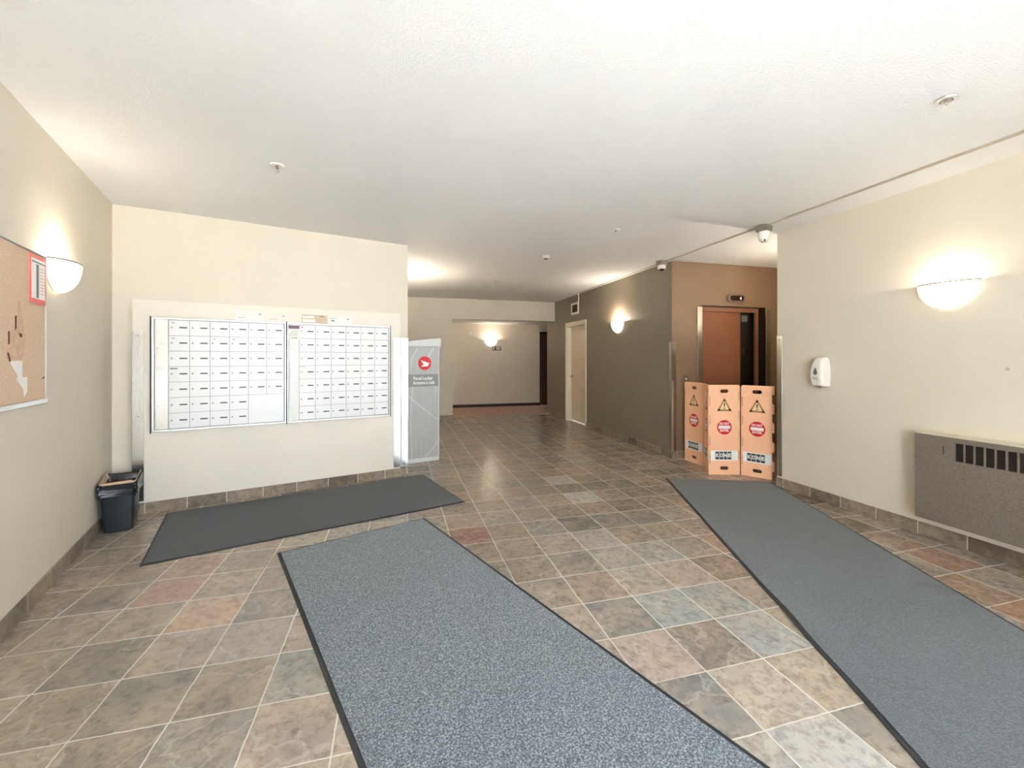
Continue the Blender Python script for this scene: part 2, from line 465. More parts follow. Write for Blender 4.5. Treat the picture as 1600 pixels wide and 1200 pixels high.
def wall(name, x0, x1, y0, y1, z0=0.0, z1=H, mat='beige_paint'):
    return struct(MB().box(x0, x1, y0, y1, z0, z1).build(name, mat))
def right_wall():
    m = MB()
    m.box(XR, XR + T, -0.5, YC, 0, H); m.box(XR, XR + T, YB - T, -1.5, 0, H); m.box(XR, XR + T, -1.5, -0.5, 2.45, H); m.box(XR, XR + T, -1.5, -0.5, 0, 0.12)
    struct(m.build('wall_right', 'beige_paint'))
    w = struct_root('window_2', (XR + 0.08, -0.5, 0), TH_RIGHT)
    f = MB()
    for x in (0.0, 0.94): f.box(x, x + 0.06, -0.04, 0.04, 0.12, 2.45)
    for z in (0.12, 2.39): f.box(0, 1.0, -0.035, 0.035, z, z + 0.06)
    f.build('window_frame', 'mullion_metal', w)
    MB().box(0.03, 0.97, -0.004, 0.004, 0.15, 2.42).build('window_pane', 'glass', w)
right_wall()
wall('wall_alcove', XR + T, 6.2, YC - T, YC)
wall('wall_alcove_end', 6.1, 6.1 + T, YC, YE, mat='warm_lit_grey_paint')
def lift_wall():
    m = MB()
    m.box(XG + 0.0006, 4.205, YE, YE + T, 0, H); m.box(5.345, 6.2, YE, YE + T, 0, H); m.box(4.205, 5.345, YE, YE + T, 2.165, H)
    struct(m.build('wall_elevator', 'warm_lit_grey_paint'))
lift_wall()
def grey_wall():
    m = MB()
    m.box(XG, XG + T, YE + 0.002, 7.985, 0, H); m.box(XG, XG + T, 8.995, 10.3, 0, H); m.box(XG, XG + T, 7.985, 8.995, 2.15, H)
    struct(m.build('wall_grey', 'olive_grey_paint'))
grey_wall()
def far_wall():
    m = MB()
    m.box(-3.0, 1.225, YF, YF + T, 0, H); m.box(1.225, XG, YF, YF + T, 2.305, H)
    struct(m.build('wall_far', 'beige_paint'))
far_wall()
def corridor_wall():
    m = MB()
    m.box(-3, 4.10, YK, YK + T, 0, 2.40); m.box(4.10, 5.1, YK, YK + T, 2.2, 2.40); m.box(5.1, 8, YK, YK + T, 0, 2.40)
    struct(m.build('wall_corridor', 'beige_paint'))
corridor_wall()
wall('wall_corridor_near', XG + T, 8.0, 10.14, 10.3, 0, 2.4)
wall('wall_corridor_end', 7.9, 8.0, YF, YK, 0, 2.4)
wall('wall_corridor_left', -3.0, -2.9, YF + T, YK, 0, 2.4)
d3 = struct_root('door_3', (4.10, YK, 0), 0)
MB().box(0, 1.0, 0.10, 0.14, 0, 2.12).build('door_panel', 'dark_wood', d3)
MB().box(0, 1.0, 0.10, 0.14, 2.12, 2.2).build('transom', 'elevator_dark', d3)

# left wing (turned about 16 degrees)
def wbox(name, u0, u1, v0, v1, z0=0.0, z1=H, mat='beige_paint'):
    return struct(MB().box(u0, u1, v0, v1, z0, z1).build(name, mat, rotz=TH_MAIL))
UL, VM, VBX, UC = -1.075, 5.05, 4.985, 1.592
wbox('wall_left', UL - T, UL, -1.7, VM + T)
wbox('wall_mail', UL, UC, VM, VM + T)
wbox('wall_nook', UC - T, UC, VM + T, 6.30)
wall('wall_hall_left', -0.25, -0.05, 6.36, YF)
wbox('wall_mail_bump', -0.926, 1.481, VBX, VM, 0.0, 1.93, 'mail_panel_paint')

# entrance wall with its glazing, behind the viewer
def entrance():
    m = MB()
    m.box(-0.9, -0.05, YB - T, YB, 0, H); m.box(1.55, XR, YB - T, YB, 0, H); m.box(-0.05, 1.55, YB - T, YB, 2.55, H)
    struct(m.build('wall_entrance', 'beige_paint'))
    w = struct_root('window_1', (-0.05, YB - 0.08, 0), 0)
    f = MB()
    for x in (0.0, 0.77, 1.54): f.box(x, x + 0.06, -0.04, 0.04, 0.05, 2.55)
    for z in (0.05, 2.1, 2.49): f.box(0, 1.6, -0.035, 0.035, z, z + 0.06)
    f.build('window_frame', 'mullion_metal', w)
    MB().box(0.03, 1.57, -0.004, 0.004, 0.08, 2.52).build('window_pane', 'glass', w)
entrance()

# slate baseboards, each laid out along its own wall
def base(name, loc, rotz, length, mat='slate_base', h=0.10, x0=0.0):
    return struct(MB().box(x0, length, -0.012, 0, 0, h, 0.002, 1).build(name, mat, loc=loc, rotz=rotz))
base('baseboard_right', (XR, YC, 0), TH_RIGHT, YC - YB)
base('baseboard_elevator', (XG, YE, 0), 0, 0.40)
base('baseboard_elevator_right', (5.43, YE, 0), 0, 0.67)
base('baseboard_grey', (XG, 7.94, 0), TH_RIGHT, 7.94 - YE + 0.012)
base('baseboard_grey_far', (XG, 10.3, 0), TH_RIGHT, 1.26)
base('baseboard_far', (-1.0, YF, 0), 0, 2.225)
base('baseboard_left', wing(UL, -1.3), TH_LEFT, VM + 1.3)
base('baseboard_mail_nook', wing(UL, VM), TH_MAIL, 0.149)
base('baseboard_mail', wing(-0.926, VBX), TH_MAIL, 2.407 + 0.012)
base('baseboard_mail_corner', wing(1.493, VM), TH_MAIL, UC - 1.493 + 0.012)
base('baseboard_corridor', (-2.9, YK, 0), 0, 7.0, 'dark_baseboard', 0.085)

# ------------------------------------------------------------------ white door in the grey wall
# local frame of wall things: x to the right as seen from the room, y into the wall, z up
d2 = struct_root('door_2', (XG, 9.04, 0), TH_RIGHT)
m = MB()
m.box(0.0, 0.055, -0.014, 0.0, 0, 2.20, 0.003); m.box(1.045, 1.10, -0.014, 0.0, 0, 2.20, 0.003); m.box(0.055, 1.045, -0.014, 0.0, 2.14, 2.20, 0.003)
m.box(0.046, 0.075, 0, T, 0, 2.14); m.box(1.025, 1.054, 0, T, 0, 2.14); m.box(0.075, 1.025, 0, T, 2.112, 2.149)
m.build('door_frame', 'white_trim_paint', d2)
MB().box(0.078, 1.022, 0.10, 0.145, 0.012, 2.108, 0.003).build('door_panel', 'door_paint', d2)
m = MB().cyl((0.15, 0.10, 1.0), (0.15, 0.092, 1.0), 0.03).cyl((0.15, 0.10, 1.0), (0.15, 0.045, 1.0), 0.011).tube([(0.15, 0.05, 1.0), (0.19, 0.048, 1.0), (0.26, 0.05, 0.995)], 0.009)
m.build('door_handle', 'box_metal', d2, True)
m = MB().box(0.62, 0.90, 0.045, 0.10, 2.02, 2.075, 0.006).tube([(0.80, 0.05, 2.08), (0.62, 0.0, 2.09), (0.50, 0.06, 2.10)], 0.010)
m.build('door_closer', 'aluminium', d2)

# ------------------------------------------------------------------ lift entrance
d1 = struct_root('door_1', (0, YE, 0), 0)
MB().box(4.128, 4.214, -0.022, 0.0, 0, 2.14, 0.003).box(4.205, 4.214, 0.0, 0.12, 0, 2.14).build('left_jamb', 'stainless', d1)
MB().box(5.336, 5.42, -0.022, 0.0, 0, 2.124, 0.003).build('right_jamb', 'stainless', d1)
MB().box(5.336, 5.345, 0.0, 0.13, 0, 2.165).box(4.205, 5.345, 0.0, 0.13, 2.16, 2.165).build('reveal', 'dark_steel', d1)
MB().box(5.29, 5.336, 0.12, 0.16, 0, 2.16, 0.003).box(4.205, 5.29, 0.12, 0.16, 2.10, 2.16, 0.003).build('inner_frame', 'elevator_frame', d1)
dp = MB().box(4.205, 5.05, 0.17, 0.21, 0.01, 2.11, 0.003).build('door_panel', 'elevator_door', d1)
MB().cyl((4.33, 0.171, 1.42), (4.33, 0.162, 1.42), 0.018).build('key_escutcheon', 'stainless', dp)
rp = MB().box(5.05, 5.60, 0.27, 0.30, 0.01, 2.11, 0.003).build('rear_panel', 'elevator_dark', d1)
MB().box(5.20, 5.25, 0.262, 0.272, 1.46, 1.55, 0.004).build('lock_plate', 'stainless', rp)
MB().box(5.165, 5.275, 0.267, 0.271, 1.97, 2.07).build('notice', 'locker_band', rp)
MB().box(4.1, 5.6, 0.30, 1.6, -0.02, 0.0).box(4.1, 5.6, 1.6, 1.65, 0, 2.3).box(4.05, 4.1, 0.17, 1.65, 0, 2.3).box(5.6, 5.65, 0.17, 1.65, 0, 2.3).box(4.05, 5.65, 0.17, 1.65, 2.3, 2.35).build('shaft', 'elevator_dark', d1)
t = thing('floor_indicator', 'pill-shaped elevator floor display with chrome rim, showing a lit 4', 'indicator', (4.775, YE, 2.278))
sheet('bezel', [rrect(0, 0, 0.145, 0.056, 0.05), rrect(0.01, 0, 0.118, 0.038, 0.034)], 'stainless', t, -0.05, 0)
sheet('display_glass', [rrect(0.01, 0, 0.119, 0.039, 0.034)], 'indicator_glass', t, -0.04, 0)
lettering('digit', '4', 'lit_digit', t, 0.082, -0.041, 0, 0.07)
t = thing('call_button_plate', 'small steel elevator call plate just above the leftmost orange barrier panel', 'call button', (3.945, YE, 1.07))
MB().box(-0.035, 0.035, -0.012, 0, -0.09, 0.09, 0.004).build('plate', 'stainless', t)
MB().cyl((0, -0.011, 0.04), (0, -0.018, 0.04), 0.016).build('button', 'white_plastic', t, True)
MB().cyl((0, -0.011, -0.02), (0, -0.018, -0.02), 0.016).build('button', 'white_plastic', t, True)

# ------------------------------------------------------------------ wall sconces
SCONCES = []
def make_sconce(label, loc, rotz, w=0.185, d=0.105, h=0.19, power=1.0):
    t = thing('wall_sconce', label, 'wall light', loc, rotz, 'half-bowl wall sconces')
    m = MB(); N, M = 28, 12
    rings = []
    for k in range(M + 1):
        a = k / M * PI / 2 * 0.97
        s, z = math.cos(a), -h * math.sin(a)
        rings.append([Vector((-w * s * math.cos(PI * i / N), -0.012 - d * s * math.sin(PI * i / N), z)) for i in range(N + 1)])
    outer = rings
    inner = [[Vector((p.x * 0.96, -0.012 + (p.y + 0.012) * 0.94, p.z * 0.96)) for p in r] for r in rings]
    m.loft(outer, False, False, False); m.b.faces.new([m.b.verts.new(p) for p in outer[-1]])
    m.loft(inner, False, False, False)
    m.loft([outer[0], inner[0]], False, False, False)
    m.build('glass_shade', 'lit_frosted_glass', t, True)
    m = MB()
    m.tube([(p.x * 1.005, -0.012 + (p.y + 0.012) * 1.005, p.z + 0.002) for p in rings[0]], 0.0048, 6)
    m.build('rim', 'box_metal', t, True)
    m = MB()
    pts = [(-w * 0.98 * math.cos(PI * i / N), -h * 0.98 * math.sin(PI * i / N)) for i in range(N + 1)]
    m.prism(pts, -0.012, 0.0)
    m.build('backplate', 'aluminium', t)
    ld = bpy.data.lights.new('bulb', 'POINT'); ld.energy = BULB * power; ld.color = WARM; ld.shadow_soft_size = 0.03
    lo = bpy.data.objects.new('bulb', ld); COL.objects.link(lo); lo.parent = t; lo.location = (0, -0.082, -0.008)
    return t
make_sconce('lit half-bowl sconce on beige right wall above the radiator cover', (XR, 2.233, 1.965), TH_RIGHT, power=0.17)
make_sconce('lit half-bowl sconce on left wall beside the cork board', wing(UL, 3.79, 2.005), TH_LEFT, power=0.27)
make_sconce('lit half-bowl sconce on the dark grey wall right of the white door', (XG, 6.63, 2.03), TH_RIGHT, power=0.9)
make_sconce('lit half-bowl sconce on the far corridor wall above small plaque', (2.61, YK, 1.94), 0, power=0.35)
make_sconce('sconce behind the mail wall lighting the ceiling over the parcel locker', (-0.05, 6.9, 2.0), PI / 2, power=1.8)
make_sconce('added unseen sconce on the corridor side of the far wall, brightening the corridor', (0.3, YF + T, 1.94), PI, power=2.2)  # extra lamp added out of view to brighten the corridor wall
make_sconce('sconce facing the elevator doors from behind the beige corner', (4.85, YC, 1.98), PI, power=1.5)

# ------------------------------------------------------------------ corner guards
def guard(label, loc, rotz, left=0.075, right=0.075, z0=0.115, z1=1.645):
    """L-shaped strip; origin at the wall corner: one leg on the front face, one down the side"""
    t = thing('corner_guard', label, 'corner guard', (loc[0], loc[1], 0), rotz, 'steel corner guards')
    e = 0.004
    m = MB()
    if left: m.box(-left, e, -e, -0.0006, z0, z1, 0.0012, 1); m.box(0.0006, e, -e, right, z0, z1, 0.0012, 1)
    else: m.box(-e, right, -e, -0.0006, z0, z1, 0.0012, 1); m.box(-e, -0.0006, -e, 0.06, z0, z1, 0.0012, 1)
    m.build('steel_angle', 'stainless', t)
    cx = -left / 2 if left else right / 2
    for z in (z0 + 0.04, (z0 + z1) / 2, z1 - 0.04): MB().cyl((cx, -e, z), (cx, -e - 0.003, z), 0.005, n=10).build('screw', 'box_metal', t)
    return t
guard('tall steel corner guard left of the mailboxes, next to the black bin', wing(-0.926, VBX), TH_MAIL, 0, 0.078)
guard('left steel corner guard of the pair right of the mailboxes', wing(1.481, VBX), TH_MAIL, 0.078, 0.06)
guard('right steel corner guard of the pair, beside the grey parcel locker', wing(UC, VM), TH_MAIL, 0.077, 0.077)
guard('steel corner guard where dark grey wall meets the elevator wall', (XG, YE), 0, 0, 0.068, 0.085, 1.635)
guard('steel corner guard at the beige wall end beside orange barrier', (XR, YC), TH_RIGHT, 0, 0.062)

# ------------------------------------------------------------------ mailboxes
ZB, ZT = 0.735, 1.772
def mailbox(name, label, u0, u1, strip, cols, ncol, skip, big):
    t = thing(name, label, 'mailbox unit', wing(u0, VBX, 0), TH_MAIL)
    w = u1 - u0
    m = MB()
    m.box(0.006, w - 0.006, -0.034, 0, ZB + 0.006, ZT - 0.006)
    m.build('cabinet_body', 'mid_grey_metal', t)
    m = MB()
    m.box(0, w, -0.052, 0, ZT - 0.016, ZT, 0.002, 1); m.box(0, w, -0.052, 0, ZB, ZB + 0.016, 0.002, 1)
    m.box(0, 0.018, -0.052, 0, ZB, ZT, 0.002, 1); m.box(w - 0.012, w, -0.052, 0, ZB, ZT, 0.002, 1)
    m.build('outer_frame', 'aluminium', t)
    s0, s1 = strip[0] - u0, strip[1] - u0
    sp = MB().box(s0, s1, -0.042, 0, ZB + 0.018, ZT - 0.018, 0.001, 1).build('side_plate', 'stainless' if u0 < 0 else 'mailbox_grey', t)
    for k in range(6):
        z = ZB + 0.06 + k * 0.175
        for x in (s0 + 0.022, s1 - 0.022): MB().cyl((x, -0.042, z), (x, -0.045, z), 0.005, n=8).build('rivet', 'aluminium', sp)
    x0, x1 = cols[0] - u0, cols[1] - u0
    z0, z1 = ZB + 0.020, ZT - 0.020
    cw, rh = (x1 - x0) / ncol, (z1 - z0) / 7
    first = None
    rng = random.Random(3)
    for r_ in range(7):
        for c in range(ncol):
            if (r_, c) in skip: continue
            cx, cz = x0 + (c + 0.5) * cw, z1 - (r_ + 0.5) * rh
            if first is None:
                dm = MB().box(-cw / 2 + 0.0022, cw / 2 - 0.0022, -0.010, 0, -rh / 2 + 0.0022, rh / 2 - 0.0022, 0.001, 1).build('door', 'mailbox_white', t)
                lk = MB().cyl((0, -0.009, 0), (0, -0.016, 0), 0.0085, 0.007, n=14).build('lock', 'lock_metal', dm, True)
                lk.location = (-cw / 2 + 0.022, 0, 0.004)
                pl = sheet('number_plate', [rrect(0, 0, 0.030, 0.0062, 0.006, 4)], 'dark_plate', dm, -0.0115, -0.0095)
                pl.location = (cw / 2 - 0.047, 0, 0.004)
                dm.location = (cx, -0.034, cz); first = (dm, lk, pl)
                continue
            o = first[0].copy(); COL.objects.link(o); o.parent = t; o.location = (cx, -0.034, cz)
            for q in first[1:]:
                k = q.copy(); COL.objects.link(k); k.parent = o
    if big:
        r0, c0 = big
        xa, xb, za, zb = x0 + c0 * cw, x1, z0, z1 - r0 * rh
        dm = MB().box(xa + 0.002, xb - 0.002, -0.044, -0.034, za + 0.002, zb - 0.002, 0.001, 1).build('parcel_door', 'mailbox_white', t)
        MB().cyl((xa + 0.03, -0.043, (za + zb) / 2), (xa + 0.03, -0.048, (za + zb) / 2), 0.008, n=14).build('lock', 'mailbox_grey', dm, True)
    return t, (x0, x1, z0, z1, cw, rh)
mbL, gL = mailbox('mailbox_bank', 'left bank of white mailbox doors with a steel strip and one large blank door', -0.788, 0.281,
          (-0.765, -0.672), (-0.668, 0.262), 6, {(5, 4), (5, 5), (6, 4), (6, 5)}, (5, 4))
mbR, gR = mailbox('mailbox_bank', 'right bank of white mailbox doors with a purple and grey notice', 0.283, 1.347,
          (0.305, 0.400), (0.403, 1.330), 6, set(), None)
# stickers on single doors
def sticker(t, g, r_, c, dx, dz, w, h, mat):
    x0, x1, z0, z1, cw, rh = g
    cx, cz = x0 + c * cw + dx, z1 - r_ * rh - dz
    MB().box(cx, cx + w, -0.0448, -0.0438, cz - h, cz).build('sticker', mat, t)
sticker(mbL, gL, 3, 0, 0.010, 0.012, 0.055, 0.013, 'ink_grey')
for r_, c in ((0, 0), (1, 0), (1, 2), (1, 3)): sticker(mbL, gL, r_, c, 0.024, 0.02, 0.018, 0.008, 'ink_grey')
sticker(mbR, gR, 3, 0, 0.004, 0.004, 0.145, 0.132, 'mailbox_grey')
nx, nz = gR[0] + 0.008, gR[3] - 3 * gR[5] - 0.012
MB().tube([(nx + 0.003 * k, -0.0450, nz + 0.006 * math.sin(k * 1.7) + 0.003 * math.sin(k * 0.9)) for k in range(19)], 0.0012, 5).build('pen_scribble', 'dark_plate', mbR)
sticker(mbR, gR, 0, 0, 0.018, 0.02, 0.016, 0.010, 'purple_ink')
nb = MB().box(0.02, 0.122, -0.0465, -0.044, 1.60, 1.748).build('notice', 'paper_grey', mbR)
MB().box(0.021, 0.122, -0.048, -0.0464, 1.708, 1.742).build('header', 'purple_ink', nb)
m = MB()
for k in range(5): m.box(0.04, 0.11, -0.0472, -0.0464, 1.690 - k * 0.014, 1.693 - k * 0.014)
m.box(0.048, 0.105, -0.0472, -0.0464, 1.608, 1.616)
m.build('print_lines', 'ink_grey', nb)
# hinge rods of the three uprights
for t, x in ((mbL, -0.006), (mbR, 0.0045), (mbR, 1.068)):
    MB().cyl((x, -0.056, ZB - 0.012), (x, -0.056, ZT + 0.008), 0.0042, n=10).build('hinge_rod', 'dark_rubber', t, True)

# envelopes leaning above the mailboxes
def envelope(label, u, w, h, mat, lean, marks):
    t = thing('envelope', label, 'envelope', wing(u + w / 2, VBX - 0.030, ZT + 0.0012), TH_MAIL, 'letters standing on the mailboxes')
    b = MB().box(-w / 2, w / 2, -0.0015, 0.0015, 0, h, 0.0007, 1).build('paper', mat, t)
    m = MB()
    for x, z, a, c in marks: m.box(x * w - w / 2, (x + a) * w - w / 2, -0.0021, -0.0014, z * h, (z + c) * h)
    m.build('print', 'ink_grey', b)
    b.rotation_euler = (-lean, 0, 0.0)
    return t, b
envelope('white letter standing on the left mailboxes, leftmost of four', -0.160, 0.243, 0.092, 'envelope_white', 0.20, [(0.82, 0.74, 0.1, 0.1), (0.08, 0.3, 0.3, 0.04)])
envelope('cream letter standing over the join between both mailbox banks', 0.090, 0.243, 0.088, 'envelope_cream', 0.22, [(0.64, 0.68, 0.1, 0.08), (0.2, 0.3, 0.3, 0.03)])
t, b = envelope('tan letter with white address panels on the right mailboxes', 0.428, 0.250, 0.094, 'envelope_tan', 0.20, [(0.70, 0.78, 0.16, 0.12), (0.13, 0.8, 0.08, 0.05)])
MB().box(-0.115, -0.005, -0.0020, -0.0014, 0.056, 0.080).box(-0.115, 0.005, -0.0020, -0.0014, 0.010, 0.042).build('address_panel', 'envelope_white', b)
envelope('white letter on the right mailboxes, rightmost of four', 0.686, 0.246, 0.086, 'envelope_white', 0.22, [(0.78, 0.66, 0.1, 0.14), (0.06, 0.72, 0.3, 0.05), (0.12, 0.34, 0.14, 0.2)])

# ------------------------------------------------------------------ parcel locker
def parcel_locker():
    u0, u1, v, ht = 1.70, 2.178, 5.52, 1.565
    t = thing('parcel_locker', 'grey parcel locker with red round emblem standing behind the mail wall', 'parcel locker', wing(u0, v, 0), TH_MAIL)
    w = u1 - u0
    MB().box(0, w, 0, 0.42, 0.06, ht, 0.006).build('cabinet', 'locker_face', t)
    MB().box(-0.004, w + 0.004, -0.006, 0.42, 0, 0.06, 0.004).build('plinth', 'locker_cap', t)
    MB().prism([(-0.01, ht), (w + 0.03, ht), (w + 0.034, ht + 0.10), (w + 0.012, ht + 0.115), (w * 0.5, ht + 0.088), (-0.01, ht + 0.045)], -0.012, 0.42).build('cap', 'locker_cap', t)
    MB().box(w - 0.012, w + 0.004, -0.008, 0.0, 0.06, ht, 0.002, 1).build('edge_trim', 'locker_cap', t)
    def curve(pts, wd):
        m = MB(); L, R = [], []
        for i, p in enumerate(pts):
            a, b = pts[max(i - 1, 0)], pts[min(i + 1, len(pts) - 1)]
            d = Vector((b[0] - a[0], b[1] - a[1])).normalized()
            L.append((p[0] - d.y * wd, p[1] + d.x * wd)); R.append((p[0] + d.y * wd, p[1] - d.x * wd))
        m.prism(L + R[::-1], -0.0012, 0.001)
        m.build('stripe', 'locker_stripe', t)
    def bez(a, b, c, n=12):
        return [((1 - s) ** 2 * a[0] + 2 * s * (1 - s) * b[0] + s * s * c[0], (1 - s) ** 2 * a[1] + 2 * s * (1 - s) * b[1] + s * s * c[1]) for s in [i / n for i in range(n + 1)]]
    curve(bez((0.12, 1.10), (0.05, 0.60), (0.10, 0.07)), 0.005)
    curve(bez((0.02, 0.93), (0.22, 0.74), (w - 0.02, 0.56)), 0.006)
    curve(bez((0.28, 1.12), (0.40, 1.06), (w - 0.02, 0.98)), 0.006)
    curve(bez((0.28, 0.07), (0.40, 0.14), (w - 0.02, 0.26)), 0.006)
    curve(bez((0.28, 1.36), (0.34, 1.44), (0.40, 1.54)), 0.007)
    curve(bez((0.18, 1.53), (0.06, 1.40), (0.09, 1.25)), 0.005)
    MB().box(0.02, w - 0.014, -0.002, 0.001, 1.02, 1.185).build('text_band', 'locker_band', t)
    lettering('lettering', 'Parcel Locker', 'sign_white', t, 0.115, -0.0026, 1.13, 0.062, 'LEFT', 0.27, 0.001)
    lettering('lettering', 'Armoire à colis', 'sign_white', t, 0.115, -0.0026, 1.07, 0.062, 'LEFT', 0.30, 0.001)
    e = MB().prism(disc(0.275, 1.335, 0.092), -0.002, 0.001).build('emblem_disc', 'sign_red', t)
    MB().prism([(0.218, 1.378), (0.30, 1.350), (0.343, 1.336), (0.318, 1.292), (0.215, 1.288), (0.262, 1.318), (0.246, 1.332)], -0.0032, -0.0018).build('emblem_wing', 'sign_white', e)
parcel_locker()

# ------------------------------------------------------------------ waste bin
def waste_bin():
    t = thing('waste_bin', 'black plastic waste bin with bag liner in the left corner', 'waste bin', wing(-0.944, 4.69, 0), TH_MAIL + 0.04)
    m = MB()
    prof = [(0.0, 0.086, 0.106), (0.006, 0.092, 0.112), (0.30, 0.106, 0.130), (0.372, 0.110, 0.136), (0.372, 0.116, 0.142), (0.386, 0.116, 0.142), (0.386, 0.106, 0.132), (0.02, 0.088, 0.108)]
    m.loft([[Vector((x, y, z)) for x, y in rrect(0, 0, hx, hy, 0.026)] for z, hx, hy in prof], True, True)
    m.build('bin_body', 'black_plastic', t, True)
    base_pts = lambda s, k=15: rrect(0, 0, 0.116 * s, 0.142 * s, 0.028 * s, k)
    rings = []
    prof = [(0.88, 0.34), (0.95, 0.392), (1.0, 0.408), (1.03, 0.402), (1.045, 0.385)] + [(1.05, 0.37 - 0.012 * k) for k in range(8)]
    for k, (s, z) in enumerate(prof):
        ring = []
        pts = base_pts(s, 39)
        for i, (x, y) in enumerate(pts):
            a = 2 * PI * i / len(pts); ca, sa = math.cos(a), math.sin(a)
            fold = abs(noise.noise(Vector((ca * 3.2, sa * 3.2, z * 26)))) + 0.6 * abs(noise.noise(Vector((ca * 8, sa * 8, z * 48 + 5))))
            g = 1 + (0.085 * fold - 0.02) * (1 if k > 2 else 0.4)
            hem = 0.035 * noise.noise(Vector((ca * 2.5, sa * 2.5, 7))) * max(0, k - 4) / 8
            ring.append(Vector((max(x * g, -0.124), y * g, z + hem + 0.012 * noise.noise(Vector((ca * 4, sa * 4, k * 0.3))) + (0.02 * y / 0.14 if k < 4 else 0))))
        rings.append(ring)
    m = MB().loft(rings); m.build('bag_liner', 'bag_black', t, True)
    m = MB(); rr = []
    lip = [p for p in base_pts(1.0, 39)]
    lip = lip[62:] + lip[:14]
    for k, (s, z) in enumerate(((0.80, 0.375), (0.90, 0.405), (0.965, 0.424), (0.992, 0.414))):
        rr.append([Vector((x * s, y * s, z + 0.02 * y / 0.14 + 0.016 * noise.noise(Vector((x * 17, y * 17, k * 0.5))) + 0.008 * noise.noise(Vector((x * 55, y * 55, k))))) for x, y in lip])
    m.loft(rr, False, False, False); m.build('paper_bag_rim', 'kraft_paper', t, True)
    m = MB(); rings = [[Vector((x, y, 0.365 + 0.03 * noise.noise(Vector((x * 26, y * 26, 1))))) for x, y in base_pts(s)] for s in (0.92, 0.75, 0.6, 0.45, 0.3, 0.15, 0.03)]
    m.loft(rings, False, True); m.build('rubbish', 'dark_trash', t, True)
waste_bin()

# ------------------------------------------------------------------ cork board, left wall
CB0 = 2.41
cb = thing('cork_board', 'cork notice board with torn patches on the left wall', 'notice board', wing(UL, CB0, 0), TH_LEFT)
L, z0, z1 = 3.601 - CB0, 1.138, 2.003
MB().box(0.01, L - 0.01, -0.014, 0, z0 + 0.01, z1 - 0.01).build('cork_panel', 'cork', cb)
MB().box(0, L, -0.02, 0, z1 - 0.006, z1, 0.001, 1).box(0, L, -0.024, 0, z0, z0 + 0.026, 0.001, 1).box(0, 0.012, -0.02, 0, z0, z1, 0.001, 1).box(L - 0.008, L, -0.02, 0, z0, z1, 0.001, 1).build('board_frame', 'aluminium', cb)
def vx(v): return v - CB0
def patch(name, pts, mat, y=-0.0150):
    MB().prism([(vx(a), b) for a, b in pts], y, -0.0135).build(name, mat, cb)
patch('bare_patch', [(3.165, 1.386), (3.300, 1.388), (3.302, 1.300), (3.360, 1.298), (3.362, 1.220), (3.325, 1.190), (3.312, 1.235), (3.235, 1.290), (3.255, 1.305), (3.205, 1.345)], 'paper_white')
patch('torn_cork', [(3.13, 1.395), (3.145, 1.52), (3.20, 1.55), (3.245, 1.565), (3.255, 1.70), (3.275, 1.71), (3.31, 1.60), (3.335, 1.50), (3.32, 1.42), (3.285, 1.392)], 'cork_scar', -0.0142)
patch('tear', [(3.222, 1.62), (3.238, 1.625), (3.236, 1.56), (3.222, 1.545)], 'cork_tear', -0.0155)
patch('tear', [(3.15, 1.535), (3.163, 1.54), (3.165, 1.475), (3.15, 1.47)], 'cork_tear', -0.0155)
patch('tear', [(3.262, 1.535), (3.30, 1.53), (3.298, 1.512), (3.28, 1.512)], 'cork_tear', -0.0155)
patch('tear', [(3.14, 1.43), (3.155, 1.43), (3.175, 1.385), (3.162, 1.382)], 'cork_tear', -0.0155)
patch('scuff', [(3.49, 1.50), (3.51, 1.505), (3.503, 1.47)], 'cork_scar', -0.0146)
patch('scuff', [(3.55, 1.285), (3.585, 1.295), (3.583, 1.285), (3.555, 1.278)], 'cork_tear', -0.0146)
# notice with a pink border pinned near the top right corner
no = thing('paper_notice', 'pink-bordered notice pinned at the top corner of the cork board', 'notice', wing(UL, 3.372, 1.71), TH_LEFT)
m = MB().box(0, 0.215, -0.0185, -0.0155, 0, 0.275); pb = m.build('border_sheet', 'pink_paper', no)
MB().box(0.028, 0.200, -0.0195, -0.0184, 0.03, 0.255).build('white_sheet', 'paper_white', pb)
MB().box(0.03, 0.205, -0.0202, -0.0194, 0.232, 0.240).box(0.085, 0.115, -0.0202, -0.0194, 0.035, 0.225).build('print_bars', 'ink_grey', pb)
m = MB()
for k in range(9): m.box(0.13, 0.19, -0.0202, -0.0194, 0.06 + k * 0.018, 0.064 + k * 0.018)
m.build('print_lines', 'cork_scar', pb)

